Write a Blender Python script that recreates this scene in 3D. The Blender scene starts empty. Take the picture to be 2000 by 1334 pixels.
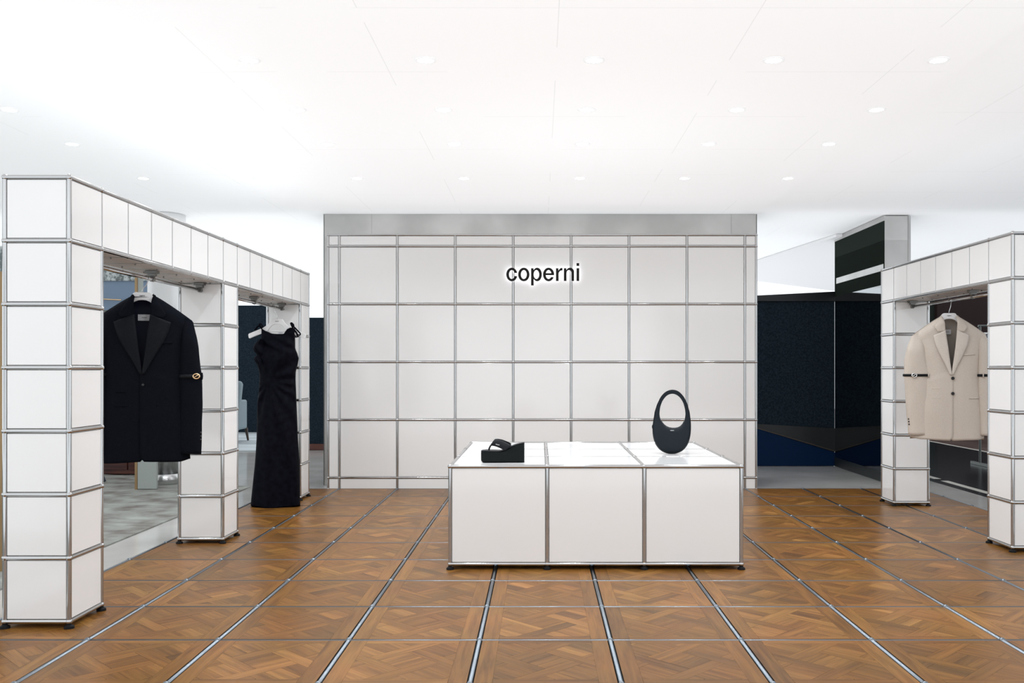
import bpy, bmesh, math, random
from mathutils import Vector, Matrix, noise
from mathutils.geometry import tessellate_polygon
PI = math.pi
S = bpy.context.scene
C = S.collection
random.seed(7)

# ------------------------------------------------------------ camera, world, exposure
HC = 1.0395          # camera height
F = 1828.0           # focal length in pixels of the 2000 px wide frame
cam = bpy.data.cameras.new('camera'); co = bpy.data.objects.new('camera', cam); C.objects.link(co)
co.location = (0, 0, HC); co.rotation_euler = (PI/2, 0, 0)
cam.sensor_width = 36; cam.lens = F/2000*36
cam.shift_x = -0.0275; cam.shift_y = 0.026
cam.clip_end = 200
S.camera = co
W = bpy.data.worlds.new('world'); S.world = W; W.use_nodes = True
bg = W.node_tree.nodes['Background']; bg.inputs[0].default_value = (.90, .955, 1, 1); bg.inputs[1].default_value = 1.35
vs = S.view_settings
vs.view_transform = 'Standard'; vs.look = 'None'; vs.exposure = 0.22; vs.gamma = 1; vs.use_curve_mapping = False
DOWN_W = 17.0        # watts of each ceiling downlight
for nm, cy, ly, en in (('ceiling_fill', 2.65, 11.3, 300), ('ceiling_fill_rear', 12.65, 8.7, 345)):   # added fill lamps without fixtures, brightening the ceiling
    fill_lamp = bpy.data.lights.new(nm, 'AREA'); fill_lamp.shape = 'RECTANGLE'; fill_lamp.size = 17; fill_lamp.size_y = ly; fill_lamp.energy = en; fill_lamp.color = (.90, .95, 1)
    wo = bpy.data.objects.new(nm, fill_lamp); C.objects.link(wo); wo.location = (0, cy, 2.205); wo.rotation_euler = (PI, 0, 0)

def px(x, y, Y):
    "point of the place at depth Y seen at photo pixel x, y"
    return Vector(((x-1055)*Y/F, Y, HC+(719-y)*Y/F))

# ------------------------------------------------------------ materials
def mat(name, col, rough=.5, metal=0, spec=.5, coat=0, emit=None, es=1, sheen=0, trans=0):
    m = bpy.data.materials.new(name); m.use_nodes = True
    b = m.node_tree.nodes['Principled BSDF']
    b.inputs['Base Color'].default_value = (*col, 1)
    b.inputs['Roughness'].default_value = rough
    b.inputs['Metallic'].default_value = metal
    b.inputs['Specular IOR Level'].default_value = spec
    b.inputs['Coat Weight'].default_value = coat
    if sheen: b.inputs['Sheen Weight'].default_value = sheen
    if trans: b.inputs['Transmission Weight'].default_value = trans
    if emit:
        b.inputs['Emission Color'].default_value = (*emit, 1); b.inputs['Emission Strength'].default_value = es
    return m
def N(m, t, **k):
    n = m.node_tree.nodes.new(t)
    for a, v in k.items(): setattr(n, a, v)
    return n
def L(m, a, b): m.node_tree.links.new(a, b)
def P(m): return m.node_tree.nodes['Principled BSDF']
def noisy(m, c1, c2, scale=5, detail=4, vec=None, stretch=(1, 1, 1), bump=0, lo=.35, hi=.65, rough=None):
    "procedural colour variation between two colours"
    tc = N(m, 'ShaderNodeTexCoord'); mp = N(m, 'ShaderNodeMapping'); mp.inputs['Scale'].default_value = stretch
    L(m, tc.outputs['Object'], mp.inputs[0])
    nz = N(m, 'ShaderNodeTexNoise'); nz.inputs['Scale'].default_value = scale; nz.inputs['Detail'].default_value = detail
    L(m, mp.outputs[0], nz.inputs['Vector'])
    r = N(m, 'ShaderNodeValToRGB'); r.color_ramp.elements[0].position = lo; r.color_ramp.elements[1].position = hi
    r.color_ramp.elements[0].color = (*c1, 1); r.color_ramp.elements[1].color = (*c2, 1)
    L(m, nz.outputs['Fac'], r.inputs[0]); L(m, r.outputs[0], P(m).inputs['Base Color'])
    if bump:
        bp = N(m, 'ShaderNodeBump'); bp.inputs['Strength'].default_value = bump; bp.inputs['Distance'].default_value = .002
        L(m, nz.outputs['Fac'], bp.inputs['Height']); L(m, bp.outputs[0], P(m).inputs['Normal'])
    return m
def lin(r, g, b):
    return tuple(((v/255)/12.92 if v/255 < .04045 else ((v/255+.055)/1.055)**2.4) for v in (r, g, b))

M = {}
M['panel'] = noisy(mat('white_powder_coated_steel', (.84, .83, .82), .09, 0, .5), (.85, .84, .83), (.87, .86, .85), 1.2, 1)
M['chrome'] = mat('chrome', (.50, .50, .50), .10, 1)
M['floor_chrome'] = mat('floor_chrome', (.21, .235, .26), .28, 1)
M['steel'] = noisy(mat('brushed_steel', (.5, .49, .47), .33, 1), (.40, .395, .385), (.52, .51, .50), 2.2, 3, stretch=(1, 1, 1), bump=.02)
M['column_steel'] = mat('column_steel', (.66, .66, .66), .24, 1)
M['steel_dark'] = mat('dark_steel_edge', (.12, .13, .125), .35, .9)
M['bracket'] = mat('grey_metal_bracket', (.20, .20, .19), .35, .9)
M['ceiling'] = mat('ceiling_paint', (.9, .895, .89), .8, 0, .2)
M['ceiling_shade'] = mat('ceiling_shade_paint', (.74, .73, .73), .8, 0, .2)  # shade on the far ceiling put into the paint colour
M['black_rubber'] = mat('black_rubber', (.010, .010, .011), .5, 0, .12)
M['dark_gap'] = mat('dark_floor_gap', (.02, .019, .018), .8)
M['black_wool'] = noisy(mat('black_wool', (.008, .009, .012), .9, 0, .03), (.0045, .0055, .008), (.007, .008, .012), 300, 2, bump=.15)
M['black_facing'] = noisy(mat('black_satin_facing', (.014, .015, .018), .6, 0, .08), (.0055, .0065, .0085), (.008, .009, .012), 200, 2, bump=.08)
M['navy_lining'] = mat('navy_lining', (.006, .008, .022), .5, 0, .15)
M['beige_wool'] = noisy(mat('beige_wool', (.56, .49, .42), .85, 0, .2), (.56, .485, .415), (.62, .545, .475), 260, 2, bump=.12)
M['beige_facing'] = noisy(mat('pale_beige_facing', (.6, .54, .48), .8, 0, .2), (.60, .53, .465), (.65, .585, .52), 200, 2, bump=.08)
M['taupe_lining'] = mat('taupe_lining', (.36, .31, .265), .55)
M['black_leather'] = noisy(mat('black_leather', (.009, .010, .012), .42, 0, .14), (.006, .007, .009), (.009, .010, .012), 500, 3, bump=.12)
M['bag_leather'] = noisy(mat('blue_black_leather', (.013, .018, .022), .45, 0, .12), (.009, .013, .017), (.012, .016, .021), 600, 3, bump=.12)
M['gold'] = mat('gold_metal', (.85, .60, .36), .22, 1)
M['silver'] = mat('silver_metal', (.85, .85, .83), .15, 1)
M['black_satin'] = noisy(mat('black_satin', (.006, .006, .010), .5, 0, .03), (.0028, .003, .0052), (.005, .0053, .0095), 30, 2)
M['hanger'] = mat('white_hanger', (.80, .79, .79), .35)
M['white_label'] = mat('white_woven_label', (.72, .72, .74), .8)
M['print_black'] = mat('black_print', (.02, .02, .02), .6)
M['print_white'] = mat('white_print', (.85, .85, .85), .5)
M['button'] = mat('black_button', (.01, .01, .01), .3)
M['sole'] = noisy(mat('black_foam_sole', (.012, .014, .014), .6, 0, .08), (.007, .009, .009), (.010, .012, .012), 300, 2, bump=.1)
M['letter'] = mat('charcoal_letter', (.018, .017, .016), .7, 0, .1)
M['letter_glow'] = mat('white_letter_backlight', (1, 1, 1), .5, emit=(.95, .96, 1), es=2.2)
M['lamp'] = mat('lit_lamp_lens', (1, 1, 1), .5, emit=(1, .98, .95), es=4)
M['lamp_ring'] = mat('white_lamp_ring', (.88, .88, .88), .5)
M['stone'] = noisy(mat('polished_grey_stone', (.55, .54, .52), .10, 0, .6), (.50, .49, .47), (.60, .585, .565), 2.2, 5)
M['pale_stone'] = noisy(mat('polished_pale_stone', (.7, .69, .66), .10, 0, .6), (.54, .525, .50), (.63, .615, .59), 2.2, 5)
M['dark_stone'] = noisy(mat('polished_black_stone', (.02, .022, .024), .2, 0, .2), (.008, .010, .012), (.018, .021, .024), 3, 5, stretch=(.3, 2, 1))
M['brown_stone'] = noisy(mat('brown_floor', (.08, .05, .045), .3), (.06, .038, .034), (.11, .075, .065), 2, 4)
M['pale_strip'] = mat('pale_inlay', (.60, .58, .52), .3)
M['carpet'] = noisy(mat('grey_green_carpet', (.3, .3, .28), .95, 0, .1), (.15, .13, .12), (.34, .355, .325), 6, 15, stretch=(.8, 1.0, 1), bump=.7, lo=.30, hi=.66)
M['blue_rug'] = noisy(mat('pale_blue_rug', (.5, .55, .58), .95, 0, .1), (.40, .44, .46), (.58, .63, .66), 1.5, 6, stretch=(.5, 2, 1))
M['navy'] = noisy(mat('navy_felt_wall', (.009, .015, .024), .8, 0, .1), (.008, .0145, .023), (.019, .032, .045), 70, 6, bump=.2)
M['navy_dark'] = mat('dark_blue_black', (.006, .007, .009), .35, 0, .4)
M['blue'] = mat('deep_blue_reflection', (.001, .016, .060), .5, 0, .1)
M['dark_reflection'] = mat('dark_reflection_panel', (.020, .026, .022), .6, 0, .0)  # dull dark colour standing for a dark reflection on the mirror pillar
M['tint_mirror'] = mat('smoked_mirror', (.30, .32, .33), .03, 1)
M['blue_grey'] = mat('blue_grey_paint', (.17, .24, .34), .5)
M['green_grey'] = mat('green_grey_paint', (.13, .15, .13), .6)
M['speckle'] = noisy(mat('speckled_silver_stone', (.3, .33, .33), .4), (.10, .12, .12), (.50, .54, .54), 22, 4, lo=.42, hi=.58)
M['mahogany'] = noisy(mat('mahogany', (.06, .014, .010), .3), (.035, .006, .004), (.11, .030, .018), 6, 5, stretch=(.4, .4, 3))
M['board'] = mat('pale_green_grey_board', (.34, .37, .35), .35)
M['wood_gold'] = noisy(mat('golden_oak_edge', (.30, .19, .08), .45), (.25, .155, .065), (.36, .235, .11), 5, 4, stretch=(3, 3, .4))
M['armchair'] = mat('blue_grey_upholstery', (.24, .30, .33), .85)
M['dark_wood'] = mat('dark_wood_leg', (.04, .022, .016), .4)
M['green_black'] = mat('green_black_wall', (.018, .024, .020), .6, 0, .1)
M['maroon'] = mat('maroon_black_wall', (.022, .013, .013), .6, 0, .1)
M['brown_reflection'] = mat('dark_brown_reflection', (.06, .045, .035), .6)
M['denim'] = mat('dark_blue_cloth', (.02, .035, .055), .8)
M['print_cloth'] = noisy(mat('blue_white_printed_cloth', (.3, .4, .5), .8), (.04, .06, .10), (.62, .70, .78), 60, 2, lo=.48, hi=.52)

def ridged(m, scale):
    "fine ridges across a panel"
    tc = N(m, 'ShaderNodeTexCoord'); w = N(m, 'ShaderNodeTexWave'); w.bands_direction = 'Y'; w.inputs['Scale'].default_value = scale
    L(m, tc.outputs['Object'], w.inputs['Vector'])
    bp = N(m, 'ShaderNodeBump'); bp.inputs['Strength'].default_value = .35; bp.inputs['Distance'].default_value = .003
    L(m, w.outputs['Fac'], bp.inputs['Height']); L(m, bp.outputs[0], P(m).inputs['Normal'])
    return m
M['panel_ridged'] = ridged(mat('perforated_steel_floor_bounce', (.66, .60, .57), .35), 14)  # warm bounce from the timber floor put into the soffit colour

# oak: tone per plank, grain along the plank
def oak():
    m = mat('oiled_oak', (.3, .17, .08), .34, 0, .2)
    at = N(m, 'ShaderNodeVertexColor'); at.layer_name = 'tone'
    sp = N(m, 'ShaderNodeSeparateColor'); L(m, at.outputs['Color'], sp.inputs[0])
    uv = N(m, 'ShaderNodeUVMap'); uv.uv_map = 'grain'
    mp = N(m, 'ShaderNodeMapping'); mp.inputs['Scale'].default_value = (3.0, 42, 1); L(m, uv.outputs[0], mp.inputs[0])
    nz = N(m, 'ShaderNodeTexNoise'); nz.inputs['Scale'].default_value = 1.0; nz.inputs['Detail'].default_value = 6; nz.inputs['Roughness'].default_value = .62; nz.inputs['Distortion'].default_value = .5
    L(m, mp.outputs[0], nz.inputs['Vector'])
    r = N(m, 'ShaderNodeValToRGB'); e = r.color_ramp.elements
    e[0].position = 0; e[0].color = (*lin(98, 68, 33), 1)
    e[1].position = 1; e[1].color = (*lin(174, 125, 66), 1)
    a = r.color_ramp.elements.new(.5); a.color = (*lin(134, 91, 41), 1)
    L(m, sp.outputs[0], r.inputs[0])
    g = N(m, 'ShaderNodeValToRGB'); g.color_ramp.elements[0].position = .30; g.color_ramp.elements[1].position = .62
    g.color_ramp.elements[0].color = (.52, .47, .42, 1); g.color_ramp.elements[1].color = (1.05, 1.05, 1.05, 1)
    L(m, nz.outputs['Fac'], g.inputs[0])
    mx = N(m, 'ShaderNodeMix'); mx.data_type = 'RGBA'; mx.blend_type = 'MULTIPLY'; mx.inputs[0].default_value = .95
    L(m, r.outputs[0], mx.inputs[6]); L(m, g.outputs[0], mx.inputs[7])
    # broad patches of worn / reddish wood
    tc = N(m, 'ShaderNodeTexCoord'); n2 = N(m, 'ShaderNodeTexNoise'); n2.inputs['Scale'].default_value = 3.5; n2.inputs['Detail'].default_value = 3
    L(m, tc.outputs['Object'], n2.inputs['Vector'])
    r2 = N(m, 'ShaderNodeValToRGB'); r2.color_ramp.elements[0].position = .35; r2.color_ramp.elements[1].position = .7
    r2.color_ramp.elements[0].color = (.94, .98, .9, 1); r2.color_ramp.elements[1].color = (1.05, .95, .93, 1)
    L(m, n2.outputs['Fac'], r2.inputs[0])
    m2 = N(m, 'ShaderNodeMix'); m2.data_type = 'RGBA'; m2.blend_type = 'MULTIPLY'; m2.inputs[0].default_value = .9
    L(m, mx.outputs[2], m2.inputs[6]); L(m, r2.outputs[0], m2.inputs[7])
    L(m, m2.outputs[2], P(m).inputs['Base Color'])
    bp = N(m, 'ShaderNodeBump'); bp.inputs['Strength'].default_value = .12; bp.inputs['Distance'].default_value = .001
    L(m, nz.outputs['Fac'], bp.inputs['Height']); L(m, bp.outputs[0], P(m).inputs['Normal'])
    return m
M['oak'] = oak()

# ------------------------------------------------------------ helpers
def obj(name, bm, m, parent=None, smooth=False, bevel=0, solid=0, mats=None, sub=0):
    me = bpy.data.meshes.new(name)
    bmesh.ops.recalc_face_normals(bm, faces=bm.faces) if not solid else None
    bm.to_mesh(me); bm.free()
    o = bpy.data.objects.new(name, me); C.objects.link(o)
    for q in (mats or [m]): me.materials.append(q)
    if smooth:
        for p in me.polygons: p.use_smooth = True
    if parent: o.parent = parent
    if solid:
        md = o.modifiers.new('solid', 'SOLIDIFY'); md.thickness = solid; md.offset = 0
    if bevel:
        md = o.modifiers.new('bevel', 'BEVEL'); md.width = bevel; md.segments = 2; md.limit_method = 'ANGLE'
    if sub:
        md = o.modifiers.new('sub', 'SUBSURF'); md.levels = sub; md.render_levels = sub
    return o
def tag(o, label, cat, group=None, kind=None):
    if label: o['label'] = label
    if cat: o['category'] = cat
    if group: o['group'] = group
    if kind: o['kind'] = kind
    return o
def empty(name, loc, label, cat, group=None):
    o = bpy.data.objects.new(name, None); C.objects.link(o); o.location = loc; o.empty_display_size = .1
    return tag(o, label, cat, group)
def struct(o):
    o['kind'] = 'structure'; return o
def box(bm, a, b):
    r = bmesh.ops.create_cube(bm, size=1)
    c = [(a[i]+b[i])/2 for i in range(3)]; d = [abs(b[i]-a[i]) for i in range(3)]
    for v in r['verts']: v.co = Vector((c[0]+v.co.x*d[0], c[1]+v.co.y*d[1], c[2]+v.co.z*d[2]))
    return r['verts']
def B(a, b):
    bm = bmesh.new(); box(bm, a, b); return bm
def cyl(bm, a, b, r, seg=12, r2=None, caps=True):
    a = Vector(a); b = Vector(b); d = b-a
    q = d.to_track_quat('Z', 'Y').to_matrix().to_4x4()
    bmesh.ops.create_cone(bm, cap_ends=caps, segments=seg, radius1=r, radius2=r if r2 is None else r2, depth=d.length, matrix=Matrix.Translation((a+b)/2) @ q)
def ball(bm, c, r, seg=12):
    bmesh.ops.create_uvsphere(bm, u_segments=seg, v_segments=8, radius=r, matrix=Matrix.Translation(c))
def grid(bm, pts, closed=False, mi=0):
    "surface through a table of points"
    vsx = [[bm.verts.new(p) for p in row] for row in pts]
    n = len(vsx[0])
    for i in range(len(vsx)-1):
        for j in range(n if closed else n-1):
            k = (j+1) % n
            try:
                f = bm.faces.new((vsx[i][j], vsx[i][k], vsx[i+1][k], vsx[i+1][j])); f.material_index = mi
            except ValueError: pass
    return vsx
def tube(bm, pts, r, seg=8, caps=True, flat=1.0):
    "round bar along points; r may be a list"
    pts = [Vector(p) for p in pts]; rows = []; up = None
    for i, p in enumerate(pts):
        t = (pts[min(i+1, len(pts)-1)]-pts[max(i-1, 0)]).normalized()
        if up is None: up = Vector((0, 1, 0)) if abs(t.y) < .9 else Vector((1, 0, 0))
        s = t.cross(up).normalized(); up = s.cross(t).normalized()
        rr = r[i] if isinstance(r, (list, tuple)) else r
        rows.append([p+s*math.cos(2*PI*k/seg)*rr+up*math.sin(2*PI*k/seg)*rr*flat for k in range(seg)])
    v = grid(bm, rows, True)
    if caps:
        bm.faces.new(v[0]); bm.faces.new(v[-1])
def interp(tab, x):
    "piecewise linear lookup; tab sorted by falling or rising key"
    t = sorted(tab)
    if x <= t[0][0]: return t[0][1]
    for (a, p), (b, q) in zip(t, t[1:]):
        if x <= b: return p+(q-p)*(x-a)/(b-a)
    return t[-1][1]
def sm(x): x = max(0, min(1, x)); return x*x*(3-2*x)
def plate(bm, loops, y0, y1, mi_front=0, mi_back=0, T=lambda p: p):
    "flat outline(s) in x,z (holes after the outer) given depth from y0 (front) to y1"
    L3 = [[Vector((p[0], p[1], 0)) for p in l] for l in loops]
    tri = tessellate_polygon(L3)
    flat = [p for l in loops for p in l]
    a = [bm.verts.new(T(Vector((p[0], y0, p[1])))) for p in flat]
    b = [bm.verts.new(T(Vector((p[0], y1, p[1])))) for p in flat]
    for t in tri:
        if len(set(t)) < 3: continue
        try:
            bm.faces.new([a[i] for i in t]).material_index = mi_front
            bm.faces.new([b[i] for i in reversed(t)]).material_index = mi_back
        except ValueError: pass
    k = 0
    for l in loops:
        n = len(l)
        for i in range(n):
            j = (i+1) % n
            bm.faces.new((a[k+i], a[k+j], b[k+j], b[k+i]))
        k += n

# ------------------------------------------------------------ lattice of chrome tubes and white panels
TR, TT = .0095, .0046
def lattice(root, cells, xs, ys, zs, thin=None, faces=('-x', '+x', '-y', '+y', '-z', '+z'), first=('-y', '+x', '-x', '-z', '+z', '+y'), foot=True, feet_at=None, skip_edge=None):
    cells = set(cells); edges = {}
    ax = 'xyz'
    def P3(i, j, k): return Vector((xs[i], ys[j], zs[k]))
    for (i, j, k) in cells:
        for dj in (0, 1):
            for dk in (0, 1): edges[('x', i, j+dj, k+dk)] = 1
        for di in (0, 1):
            for dk in (0, 1): edges[('y', i+di, j, k+dk)] = 1
            for dj in (0, 1): edges[('z', i+di, j+dj, k)] = 1
    rad = {}
    for e in edges:
        rad[e] = TT if (thin and thin(e)) else TR
    bm = bmesh.new(); deg = {}
    for e, r in rad.items():
        if skip_edge and skip_edge(e): continue
        a, i, j, k = e
        d = {'x': (1, 0, 0), 'y': (0, 1, 0), 'z': (0, 0, 1)}[a]
        p, q = P3(i, j, k), P3(i+d[0], j+d[1], k+d[2])
        cyl(bm, p, q, r, 14 if r > .005 else 8, caps=False)
        for nd in ((i, j, k), (i+d[0], j+d[1], k+d[2])):
            deg.setdefault(nd, []).append((a, r))
    for nd, l in deg.items():
        big = sum(1 for a, r in l if r > .005)
        dirs = {a for a, r in l if r > .005}
        ball(bm, P3(*nd), .0128 if len(dirs) >= 2 else (.0105 if big else .005), 14)
    obj('tube_frame', bm, M['chrome'], root, smooth=True)
    # panels
    todo = []
    for (i, j, k) in cells:
        for f in faces:
            a = ax.index(f[1]); s = 1 if f[0] == '+' else -1
            nb = [i, j, k]; nb[a] += s
            if tuple(nb) in cells: continue
            todo.append((first.index(f), j, k, i, f, a, s))
    todo.sort()
    def er(e): return rad.get(e, TR)
    def mk(bm, i, j, k, f, a, s):
        lo = [xs[i], ys[j], zs[k]]; hi = [xs[i+1], ys[j+1], zs[k+1]]
        idx = [i, j, k]
        plane = hi[a] if s > 0 else lo[a]
        fi = idx[a]+(1 if s > 0 else 0)
        for b in range(3):
            if b == a: continue
            c = 3-a-b
            for side in (0, 1):
                n = list(idx); n[a] = fi; n[b] = idx[b]+side
                e = (ax[c], *n)
                mg = er(e)+.0012 if not (skip_edge and skip_edge(e)) else 0
                if side: hi[b] -= mg
                else: lo[b] += mg
        o1, o2 = plane+s*.0035, plane-s*.005
        lo[a], hi[a] = min(o1, o2), max(o1, o2)
        box(bm, lo, hi)
    lim = 99 if len(todo) > 100 else len(todo)
    # when there are many, the ones facing the room are parts of their own
    seen = [t for t in todo if t[4] in root.get('_show', '-x+x-y+y-z+z')]
    if len(todo) <= 100: seen = todo
    rest = [t for t in todo if t not in seen]
    for t in seen:
        bm = bmesh.new(); mk(bm, *[t[3], t[1], t[2]], *t[4:])
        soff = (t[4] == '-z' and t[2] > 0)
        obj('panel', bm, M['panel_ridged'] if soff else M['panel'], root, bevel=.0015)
    if rest:
        bm = bmesh.new()
        for t in rest: mk(bm, *[t[3], t[1], t[2]], *t[4:])
        o = obj('panel', bm, M['panel'], root, bevel=.0015); o['kind'] = 'stuff'
    if '_show' in root: del root['_show']
    if foot:
        nodes = feet_at or sorted({(i+di, j+dj) for (i, j, k) in cells if k == 0 for di in (0, 1) for dj in (0, 1)})
        for (i, j) in nodes:
            bm = bmesh.new(); c = Vector((xs[i], ys[j], 0))
            cyl(bm, c+Vector((0, 0, .0004)), c+Vector((0, 0, .0095)), .0200, 24, .0190)
            cyl(bm, c+Vector((0, 0, .0095)), c+Vector((0, 0, .0145)), .0180, 24, .0105)
            cyl(bm, c+Vector((0, 0, .0145)), c+Vector((0, 0, zs[0]-.006)), .0100, 14)
            obj('foot', bm, M['black_rubber'], root, smooth=False)

# ------------------------------------------------------------ letters
def ell(cx, cy, rx, ry, a0, a1, n=20):
    return [(cx+rx*math.cos(math.radians(a0+(a1-a0)*i/n)), cy-ry*math.sin(math.radians(a0+(a1-a0)*i/n))) for i in range(n+1)]
def glyphs():
    g = {}
    g['c'] = [ell(318, 409, 120, 145, 15, 344, 40)+ell(318, 409, 62, 98, 340, 20, 34)]
    g['o'] = [ell(578, 409, 123, 145, 0, 352, 44), ell(578, 409, 64, 98, 0, 350, 36)]
    g['p'] = [[(735, 275), (788, 275), (789, 312)]+ell(868, 409, 101, 145, 128, -128, 34)+[(792, 506), (792, 645), (735, 645)],
              ell(851, 409, 60, 98, 0, 350, 36)]
    g['e'] = [[(1236, 422)]+ell(1115, 409, 121, 145, 4, 336, 44)+[(1172, 466)]+ell(1115, 409, 62, 98, 322, 188, 20)[1:]+[(1053, 422)],
              [(1176, 381)]+ell(1115, 409, 61, 98, 20, 160, 18)+[(1054, 381)]]
    g['r'] = [[(1275, 275), (1328, 275), (1329, 322)]+ell(1402, 345, 68, 78, 150, 80, 8)+[(1417, 320)]+ell(1405, 400, 73, 80, 85, 170, 8)+[(1332, 420), (1332, 548), (1275, 548)]]
    g['n'] = [[(1447, 275), (1500, 275), (1501, 315)]+ell(1580, 355, 87, 91, 140, 0, 18)+[(1667, 548), (1610, 548), (1610, 372)]+ell(1558, 368, 52, 57, 10, 170, 14)+[(1503, 392), (1503, 548), (1447, 548)]]
    g['i'] = [[(1722, 275), (1778, 275), (1778, 548), (1722, 548)], [(1722, 163), (1778, 163), (1778, 220), (1722, 220)]]
    return g
G = glyphs()
def letter_plates(bm, ch, sc, ox, oz, y0, y1, mb=0, T=lambda p: p):
    loops = [[((x-988)*sc+ox, -(y-409)*sc+oz) for x, y in l] for l in G[ch]]
    if ch == 'i':
        for l in loops: plate(bm, [l], y0, y1, 0, mb, T)
    else: plate(bm, loops, y0, y1, 0, mb, T)
def word(parent, width, center, depth, m, name='printed_word', T=None):
    bm = bmesh.new(); sc = width/1580
    T = T or (lambda p: p+Vector(center))
    for ch in 'coperni': letter_plates(bm, ch, sc, 0, 0, 0, depth, 0, T)
    return obj(name, bm, m, parent)

# ------------------------------------------------------------ floor
T5 = .5
XL = [.018-.25-T5*4+T5*i for i in range(12)]          # floor lines along the view
YL = [8.08-T5*i for i in range(14)][::-1]             # floor lines across
GAP = .0118
def clip(poly, x0, x1, y0, y1):
    for ax_, lim, keep in ((0, x0, 1), (0, x1, -1), (1, y0, 1), (1, y1, -1)):
        out = []
        for i in range(len(poly)):
            a, b = poly[i], poly[(i+1) % len(poly)]
            ia, ib = (a[ax_]-lim)*keep >= 0, (b[ax_]-lim)*keep >= 0
            if ia: out.append(a)
            if ia != ib:
                t = (lim-a[ax_])/(b[ax_]-a[ax_]); out.append((a[0]+(b[0]-a[0])*t, a[1]+(b[1]-a[1])*t))
        poly = out
        if len(poly) < 3: return []
    return poly
def parquet():
    bm = bmesh.new(); uvl = bm.loops.layers.uv.new('grain'); cl = bm.loops.layers.float_color.new('tone')
    rnd = random.Random(11)
    def add(poly, d, z=0, tone=None, g=.0005):
        if len(poly) < 3: return
        cx = sum(p[0] for p in poly)/len(poly); cy = sum(p[1] for p in poly)/len(poly)
        r = max(math.hypot(p[0]-cx, p[1]-cy) for p in poly)
        if r < .006: return
        k = 1-g/r*1.6
        try: f = bm.faces.new([bm.verts.new((cx+(p[0]-cx)*k, cy+(p[1]-cy)*k, z)) for p in poly])
        except ValueError: return
        if f.normal.z < 0: pass
        t = rnd.gauss(.5, .15) if tone is None else tone
        t = max(0, min(1, t)); ox, oy = rnd.random()*40, rnd.random()*40
        for lp in f.loops:
            p = lp.vert.co; u = p.x*d[0]+p.y*d[1]; v = -p.x*d[1]+p.y*d[0]
            lp[uvl].uv = (u+ox, v+oy); lp[cl] = (t, t, t, 1)
    s2 = math.sqrt(.5)
    for i in range(len(XL)-1):
        for j in range(len(YL)-1):
            x0, x1, y0, y1 = XL[i]+GAP, XL[i+1]-GAP, YL[j]+.0085, YL[j+1]-.0085
            bt = rnd.gauss(0, .08)
            fw, fh = .062, .038
            tn = lambda s=.12: .5+bt+rnd.gauss(0, s*.8)
            add([(x0, y0), (x0+fw, y0), (x0+fw, y1), (x0, y1)], (0, 1), tone=tn())
            add([(x1-fw, y0), (x1, y0), (x1, y1), (x1-fw, y1)], (0, 1), tone=tn())
            add([(x0+fw, y0), (x1-fw, y0), (x1-fw, y0+fh), (x0+fw, y0+fh)], (1, 0), tone=tn())
            add([(x0+fw, y1-fh), (x1-fw, y1-fh), (x1-fw, y1), (x0+fw, y1)], (1, 0), tone=tn())
            ax0, ax1, ay0, ay1 = x0+fw, x1-fw, y0+fh, y1-fh
            cx, cy = (ax0+ax1)/2, (ay0+ay1)/2
            p, w = .186, .054
            def rc(u0, u1, v0, v1, d, tone):
                q = [(u0, v0), (u1, v0), (u1, v1), (u0, v1)]
                q = [(cx+(u-v)*s2, cy+(u+v)*s2) for u, v in q]
                dd = (s2, s2) if d == 'u' else (-s2, s2)
                add(clip(q, ax0, ax1, ay0, ay1), dd, tone=tone)
            o = .5 if True else 0
            for a in range(-3, 4):
                for b in range(-3, 4):
                    U, V = (a+o)*p, (b+o)*p
                    if (a+b) % 2 == 0: rc(U-p+w/2, U+p-w/2, V-w/2, V+w/2, 'u', tn(.17))
                    else: rc(U-w/2, U+w/2, V-p+w/2, V+p-w/2, 'v', tn(.17))
                    u0, v0, c = U+w/2, V+w/2, p-w
                    n = 2 if (a*3+b) % 2 else 3
                    for q in range(n):
                        if (a+b) % 2: rc(u0+c*q/n, u0+c*(q+1)/n, v0, v0+c, 'v', tn(.17))
                        else: rc(u0, u0+c, v0+c*q/n, v0+c*(q+1)/n, 'u', tn(.17))
    for f in bm.faces:
        f.normal_update()
        if f.normal.z < 0: f.normal_flip()
    me = bpy.data.meshes.new('floor'); bm.to_mesh(me); bm.free()
    o = bpy.data.objects.new('floor', me); C.objects.link(o); me.materials.append(M['oak'])
    return struct(o)
parquet()
struct(obj('floor', B((XL[0]-.012, YL[0], -.04), (XL[-1]+.012, YL[-1]+.01, -.0135)), M['dark_gap']))
bm = bmesh.new()
for x in XL: cyl(bm, (x, YL[0], -.0045), (x, YL[-1], -.0045), .0085, 14)
for y in YL: cyl(bm, (XL[0], y, -.0045), (XL[-1], y, -.0045), .0062, 14)
for x in XL:
    for y in YL: ball(bm, (x, y, -.003), .0125, 12)
struct(obj('trim_1', bm, M['floor_chrome'], smooth=True))
# stone around the timber floor: left strip, behind, right strip
bm = bmesh.new()
xl, xr, yb = XL[0]-.012, XL[-1]+.012, YL[-1]+.01
box(bm, (-14, YL[0], -.04), (xl, 24, -.002))
struct(obj('floor', bm, M['pale_stone'])); bm = bmesh.new()
box(bm, (xl, yb, -.04), (3.6, 24, -.002)); box(bm, (xr, YL[0], -.04), (3.6, yb, -.002))
struct(obj('floor', bm, M['stone']))
bm = bmesh.new(); box(bm, (3.6, YL[0], -.04), (5.53, 24, -.002))
struct(obj('floor', bm, M['dark_stone']))
struct(obj('floor', B((5.58, YL[0], -.04), (14, 24, -.002)), M['brown_stone']))
bm = bmesh.new(); box(bm, (5.53, YL[0], -.04), (5.58, 24, -.001))
for y0, y1 in ((5.9, 7.15), (7.32, 8.65), (8.8, 10.2)): box(bm, (3.70, y0, -.01), (3.77, y1, -.001))
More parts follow.
